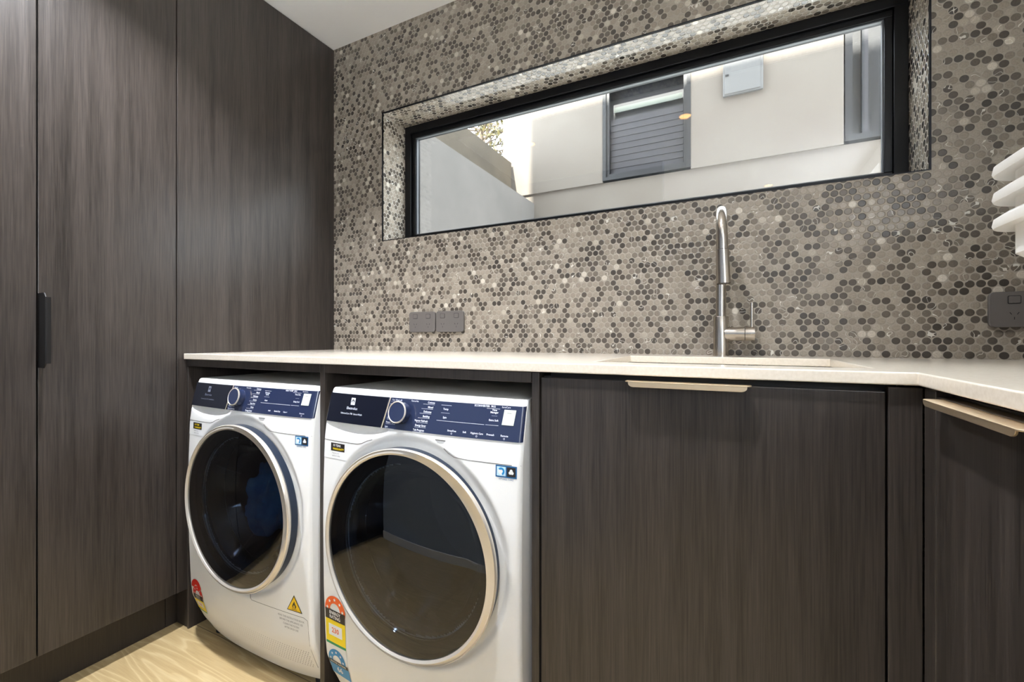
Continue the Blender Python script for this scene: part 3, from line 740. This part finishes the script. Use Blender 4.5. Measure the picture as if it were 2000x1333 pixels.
    # --- seams
    def line(name, pts, r=.0009, mt=M['seam']):
        out = []
        for (ua, za), (ub, zb) in zip(pts, pts[1:]):
            for k in range(6): out.append((ua + (ub - ua) * k / 6, za + (zb - za) * k / 6))
        out.append(pts[-1]); bb = MB()
        bb.tube([(u, front(u, z, False) + .0003, z) for u, z in out], r, mt, 6); bb.build(name, t, smooth=True)
    line('drawer_seam', [(.0012, .748), (.03, .7475), (.10, .7478), (.135, .7485), (.150, .7520), (.168, .7600), (.185, .765)])
    line('panel_seam', [(.405, .7665), (.418, .7575), (.435, .7500), (.470, .7480), (.598, .7480)])
    # --- stickers
    b = MB()
    patch(b, .002, .092, .700, .744, .0006, M['s_white'], 8, 1)
    patch(b, .034, .088, .721, .742, .0009, M['s_black'], 4, 1)
    write(b, '10 YEAR', .042, .7355, .0085, .0012, M['s_white' if kind == 'wash' else 's_yellow'], 'LEFT', True); write(b, 'WARRANTY', .042, .7265, .0078, .0012, M['s_yellow'], 'LEFT', True)
    write(b, 'Register your', .040, .7155, .0050, .0012, M['ink_grey']); write(b, 'appliance today', .040, .7085, .0050, .0012, M['ink_grey'])
    o = b.build('warranty_sticker', t); o['label'] = 'white sticker with a black and yellow block'
    b = MB(); u0, z0 = .541, .7205
    patch(b, u0, u0 + .050, z0, z0 + .026, .0006, M['s_navy'], 3, 1)
    patch(b, u0 + .003, u0 + .024, z0 + .003, z0 + .023, .0009, M['s_pale'], 1, 1); patch(b, u0 + .027, u0 + .047, z0 + .003, z0 + .023, .0009, M['s_black'], 1, 1)
    arc(b, u0 + .0135, z0 + .013, .0, .0075, 0, 360, .0012, M['s_white'], 12); arc(b, u0 + .0135, z0 + .013, .004, .0085, -70, 140, .0014, M['s_blue'], 8); 
    for k in range(3):
        a = math.radians(90 + 120 * k); arc(b, u0 + .037 + .0028 * math.cos(a), z0 + .0128 + .0028 * math.sin(a), 0, .0036, 0, 360, .0012, M['s_white'], 8)
    write(b, 'APPAREL CARE', u0 + .025, z0 - .0035, .0052, .0008, M['s_navy'], 'CENTER')
    o = b.build('care_sticker', t); o['label'] = 'small blue and black care sticker'
    def energy(z_top, arcs, c1, sc, u0, w):
        b = MB(); cu = u0 + w * .5
        z = z_top
        for i in range(arcs):
            ra = w * .52; zc = z - ra - i * .022
            if arcs == 2 and i == 0: arc(b, cu - .006, zc, ra * .40, ra, 5, 178, .0009, M['s_red'], 14)
            else:
                arc(b, cu, zc, ra * .50, ra, -12, 192, .0012, M[c1], 16)
                for k in range(5):
                    a = math.radians(8 + 41 * k); star(b, cu + ra * .75 * math.cos(a), zc + ra * .75 * math.sin(a), ra * .13, .0015, M['s_white'])
        zb = zc + .001
        patch(b, u0, u0 + w, zb - .028 * sc, zb, .0016, M['s_black'], 4, 2)
        write(b, 'ENERGY', cu, zb - .008 * sc, .0125 * sc, .0020, M['s_white'], 'CENTER', True, .95); write(b, 'RATING', cu, zb - .0195 * sc, .0125 * sc, .0020, M['s_white'], 'CENTER', True, .95)
        patch(b, u0, u0 + w, zb - .090 * sc, zb - .028 * sc, .0012, M['s_yellow'], 4, 4)
        patch(b, u0 + w * .16, u0 + w * .84, zb - .071 * sc, zb - .040 * sc, .0015, M['s_white'], 3, 2)
        write(b, '230' if kind == 'wash' else '138', cu, zb - .0555 * sc, .019 * sc, .0019, M['s_orange'], 'CENTER', True)
        patch(b, u0, u0 + w, zb - .097 * sc, zb - .090 * sc, .0012, M['s_green'], 4, 1)
        if kind == 'wash':
            zc = zb - .142; ra = w * .44
            patch(b, u0, u0 + w, zb - .196, zb - .097, .0009, M['s_white'], 4, 6)
            arc(b, cu - .002, zc, ra * .48, ra, -10, 190, .0013, M['s_blue'], 16)
            for k in range(5):
                a = math.radians(8 + 41 * k); star(b, cu - .002 + ra * .74 * math.cos(a), zc + ra * .74 * math.sin(a), ra * .13, .0016, M['s_white'])
            patch(b, u0, u0 + w, zc - .014, zc - .002, .0016, M['s_black'], 4, 1); write(b, 'WATER RATING', cu, zc - .008, .0085, .0020, M['s_white'], 'CENTER', True)
            patch(b, u0, u0 + w, zc - .050, zc - .014, .0014, M['s_blue'], 4, 3); write(b, '66', cu, zc - .030, .024, .0018, M['s_white'], 'CENTER', True)
        o = b.build('energy_label', t); o['label'] = 'energy rating label with an arc of stars'
    if kind == 'wash': energy(.332, 1, 's_orange', 1.0, .012, .078)
    else:
        energy(.216, 2, 's_red', .66, .020, .060)
        # warning triangle, filter flap and notes on the dryer
        b = MB(); cu, zt_ = .538, .292
        poly(b, [(cu - .030, zt_ - .047), (cu + .030, zt_ - .047), (cu, zt_ + .001)], .0008, M['s_black']); poly(b, [(cu - .026, zt_ - .0445), (cu + .026, zt_ - .0445), (cu, zt_ - .0045)], .0011, M['warn'])
        poly(b, [(cu - .006, zt_ - .037), (cu + .006, zt_ - .037), (cu + .0075, zt_ - .030), (cu + .003, zt_ - .024), (cu + .001, zt_ - .017), (cu - .004, zt_ - .024), (cu - .0075, zt_ - .031)], .0014, M['s_black'])
        poly(b, [(cu - .003, zt_ - .036), (cu + .003, zt_ - .036), (cu + .003, zt_ - .031), (cu, zt_ - .027), (cu - .003, zt_ - .031)], .0017, M['warn'])
        patch(b, cu - .010, cu + .010, zt_ - .0415, zt_ - .0400, .0014, M['s_black'], 1, 1)
        o = b.build('warning_label', t); o['label'] = 'yellow warning triangle with a flame'
        b = MB()
        for i, s_ in enumerate(['READ THE INSTRUCTION BOOK', 'BEFORE THE APPLIANCE USE', 'CLEAN THE FILTERS', 'AFTER EACH USE']): write(b, s_, .522, .2215 - i * .0105, .0078, .0008, M['ink_grey'], 'CENTER', False, .92)
        b.build('notice_lettering', t)
        line('flap_seam', [(.345, .247), (.345, .236), (.352, .231), (.480, .2335), (.572, .2345), (.586, .229), (.5875, .215), (.588, .100), (.586, .075)], .0007)
        b = MB()
        for j in range(8):
            for i in range(46):
                u = .160 + i * .0092 + (j % 2) * .0046; z = .128 - j * .0075
                if u > .578: continue
                k = (u - .16) / .42; r = .0004 + .0014 * k ** 1.3
                if j > 2 + 6 * k + 1.5: continue
                y = lambda uu, zz_: front(uu, zz_, False) - .0006
                b.add([(u + r * math.cos(2 * PI * q / 6), y(u, z + r * math.sin(2 * PI * q / 6)), z + r * math.sin(2 * PI * q / 6)) for q in range(6)], [tuple(range(6))], M['seam'])
        b.build('ventilation_holes', t)
    return t

machine('dry', 0.070, 'white front loading dryer beside the tall cabinets, blue cloth inside, flame warning triangle below')
machine('wash', 0.719, 'white front loading washing machine beside the sink cupboard, with an orange and yellow energy label')

# cloth in the dryer's drum
bm = bmesh.new(); bmesh.ops.create_icosphere(bm, subdivisions=5, radius=1.0)
from mathutils import noise
for v in bm.verts:
    p = v.co.copy(); k = 1 + .45 * noise.noise(p * 2.2 + Vector((3, 1, 0))) + .16 * noise.noise(p * 6.0)
    v.co = Vector((p.x * .075 * k, p.y * .080 * k, p.z * .120 * k))
me = bpy.data.meshes.new('blue_cloth'); bm.to_mesh(me); bm.free(); me.materials.append(M['cloth'])
me.polygons.foreach_set('use_smooth', [True] * len(me.polygons))
o = bpy.data.objects.new('blue_cloth', me); C.objects.link(o); o.location = (0.070 + .155, -0.690 + .215, .440)
tag(o, 'crumpled blue cloth seen through the dark round dryer door', 'laundry')

# ------------------------------------------------------------------ stacked laundry baskets on the right
def basket_mesh(st=.082):
    b = MB(); X, Y = .165, .235
    def ring(g, z, r=.05): return [(x, y, z) for x, y in rrect(-X - g, X + g, -Y - g, Y + g, r, 8)]
    H = .296
    prof = [(-.055, 0.0), (-.050, .004), (-.015, H - st - .012), (-.012, H - st - .010), (.000, H - st), (.000, H - .027), (.026, H - .030), (.028, H - .024), (.026, H - .012), (.010, H), (.004, H + .001), (-.004, H - .004), (-.006, H - .049), (-.010, H - .060), (-.055, .008)]
    b.loft([ring(g, z, .05 + max(g, -.03) * .6) for g, z in prof], M['basket'], caps=False)
    n = len(ring(0, 0)); b.add(ring(-.055, .008, .032), [tuple(range(n))], M['basket']); b.add(ring(-.055, 0.0, .032), [tuple(range(n))], M['basket'])
    return b
src = None
for k, lab in enumerate(['white plastic laundry basket, bottom of the stack on the bench', 'white plastic laundry basket, middle of the nested stack', 'white plastic laundry basket, topmost of the nested stack']):
    if k < 2:
        src = basket_mesh(.082 if k == 0 else .049).build('laundry_basket', smooth=True); o = src
    else:
        o = src.copy(); C.objects.link(o)
    o.location = (2.371, -0.535, BT + .001 + .0515 * k)
    tag(o, lab, 'basket', 'stacked white laundry baskets')

# ------------------------------------------------------------------ outside
FYO = 3.0
struct(box1('ground', -9, 11, 0.2, 12, -0.2, 1.25, M['paving'])).name = 'floor_outside'  # unseen ground, raised and kept pale to bounce daylight onto the window soffit
t = thing('neighbouring_building', 'pale rendered house wall seen through the long window', 'building', (1.0, FYO, 0))
def nb(name, x0, x1, y0, y1, z0, z1, mt, par=None, bevel=0.0, mb=None):
    x0 -= 1.0; x1 -= 1.0; y0 -= FYO; y1 -= FYO
    if mb is None: return box1(name, x0, x1, y0, y1, z0, z1, mt, par or t, bevel)
    mb.box(x0, x1, y0, y1, z0, z1, mt)
NX0 = -0.66; LZ = 2.640
nb('lower_wall', NX0, 7.0, FYO + .02, FYO + .30, 0.0, LZ, M['render'])
u = MB()
nb('', NX0, .504, FYO, FYO + .30, LZ, 3.80, M['render'], mb=u); nb('', 1.353, 2.536, FYO, FYO + .30, LZ, 3.80, M['render'], mb=u)
nb('', .504, 1.353, FYO, FYO + .30, 3.66, 3.80, M['render'], mb=u); nb('', 3.9, 7.0, FYO, FYO + .30, LZ, 3.80, M['render'], mb=u)
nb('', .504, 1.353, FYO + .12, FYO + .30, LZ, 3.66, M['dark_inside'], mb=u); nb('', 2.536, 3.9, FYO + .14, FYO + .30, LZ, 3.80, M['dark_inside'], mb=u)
for jx in (1.63, 2.24, .22): nb('', jx, jx + .004, FYO - .001, FYO, LZ + .004, LZ + .055, M['seam'], mb=u)
u.build('upper_wall', t)
# neighbour's window with blind
w_ = MB()
def fr(mb, x0, x1, z0, z1, w, y0, y1, mt):
    nb('', x0, x1, y0, y1, z1 - w, z1, mt, mb=mb); nb('', x0, x1, y0, y1, z0, z0 + w, mt, mb=mb); nb('', x0, x0 + w, y0, y1, z0 + w, z1 - w, mt, mb=mb); nb('', x1 - w, x1, y0, y1, z0 + w, z1 - w, mt, mb=mb)
fr(w_, .504, 1.353, 2.655, 3.66, .035, FYO - .006, FYO + .06, M['dark_frame']); fr(w_, .539, 1.318, 2.690, 3.625, .03, FYO + .014, FYO + .06, M['dark_frame'])
wo_ = w_.build('window', t); wo_['label'] = 'grey framed window with a half lowered blind'
b = MB()
for k in range(18): nb('', .575, 1.282, FYO + .06 + .004 * (k % 2), FYO + .075, 2.722 + k * .032, 2.722 + k * .032 + .031, M['blind'], mb=b)
b.build('blind', wo_)
b = MB(); nb('', .60, 1.27, FYO + .085, FYO + .09, 3.375, 3.430, M['blind_pale'], mb=b); b.build('blind_rail', wo_)
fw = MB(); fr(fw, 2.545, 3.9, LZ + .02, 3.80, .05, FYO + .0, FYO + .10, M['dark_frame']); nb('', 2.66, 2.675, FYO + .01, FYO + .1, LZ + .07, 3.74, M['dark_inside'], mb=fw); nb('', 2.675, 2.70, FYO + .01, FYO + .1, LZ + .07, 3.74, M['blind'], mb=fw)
nb('', 2.595, 3.85, FYO + .06, FYO + .10, LZ + .07, 3.75, M['dark_frame'], mb=fw)
o = fw.build('window', t); o['label'] = 'tall dark grey framed window at the right'
t2 = thing('meter_box', 'small pale grey meter box on the neighbouring wall', 'meter box', (1.63, FYO, 3.24))
box1('box', 0, .322, -.030, -.0005, 0, .42, M['meter'], t2, .004); box1('lid', .012, .300, -.036, -.0305, .014, .40, M['meter'], t2, .003)
box1('latch', .020, .048, -.041, -.0365, .175, .190, M['outlet_dark'], t2)
o = box1('garden_wall', -0.40, -0.24, 0.21, 2.93, 0.0, 2.505, M['render_grey']); tag(o, 'low grey rendered wall outside, left of the window view', 'wall')
o = box1('garden_wall', -0.64, -0.54, 0.21, 2.97, 0.0, 3.020, M['render_brown']); tag(o, 'taller brown stained wall behind the grey one outside', 'wall')
# tree behind the walls
t = thing('tree', 'olive leaved tree showing above the brown garden wall', 'tree', (-1.62, 4.1, 1.25))
b = MB(); b.tube([(0, 0, 0), (.03, 0, 1.2), (-.02, .02, 2.2), (.05, 0, 3.3)], [.09, .07, .05, .02], M['bark'], 10)
tips = []
for k in range(44):
    z0_ = random.uniform(2.3, 3.2); a = random.uniform(0, 2 * PI); L_ = random.uniform(.3, .75)
    if k % 2: a = random.uniform(-1.0, 1.0)
    p0 = Vector((0.02, 0, z0_)); p1 = p0 + Vector((math.cos(a) * L_ * .6, math.sin(a) * L_ * .6, .12)); p2 = p0 + Vector((math.cos(a) * L_, math.sin(a) * L_, random.uniform(0, .35)))
    b.tube([p0, p1, p2], [.014, .010, .005], M['bark'], 5); tips += [p0.lerp(p1, .7), p1, p1.lerp(p2, .5), p2]
b.build('trunk', t)
b = MB()
for tp in tips:
    for k in range(4):
        c = tp + Vector([random.gauss(0, .06) for _ in range(3)]); d = Vector([random.uniform(-1, 1) for _ in range(3)]).normalized(); s_ = d.cross(Vector((0, 0, 1))).normalized() * .021; d *= .046
        b.add([c - d, c + s_, c + d, c - s_], [(0, 1, 2, 3)], M['leaf'])
b.build('foliage', t)
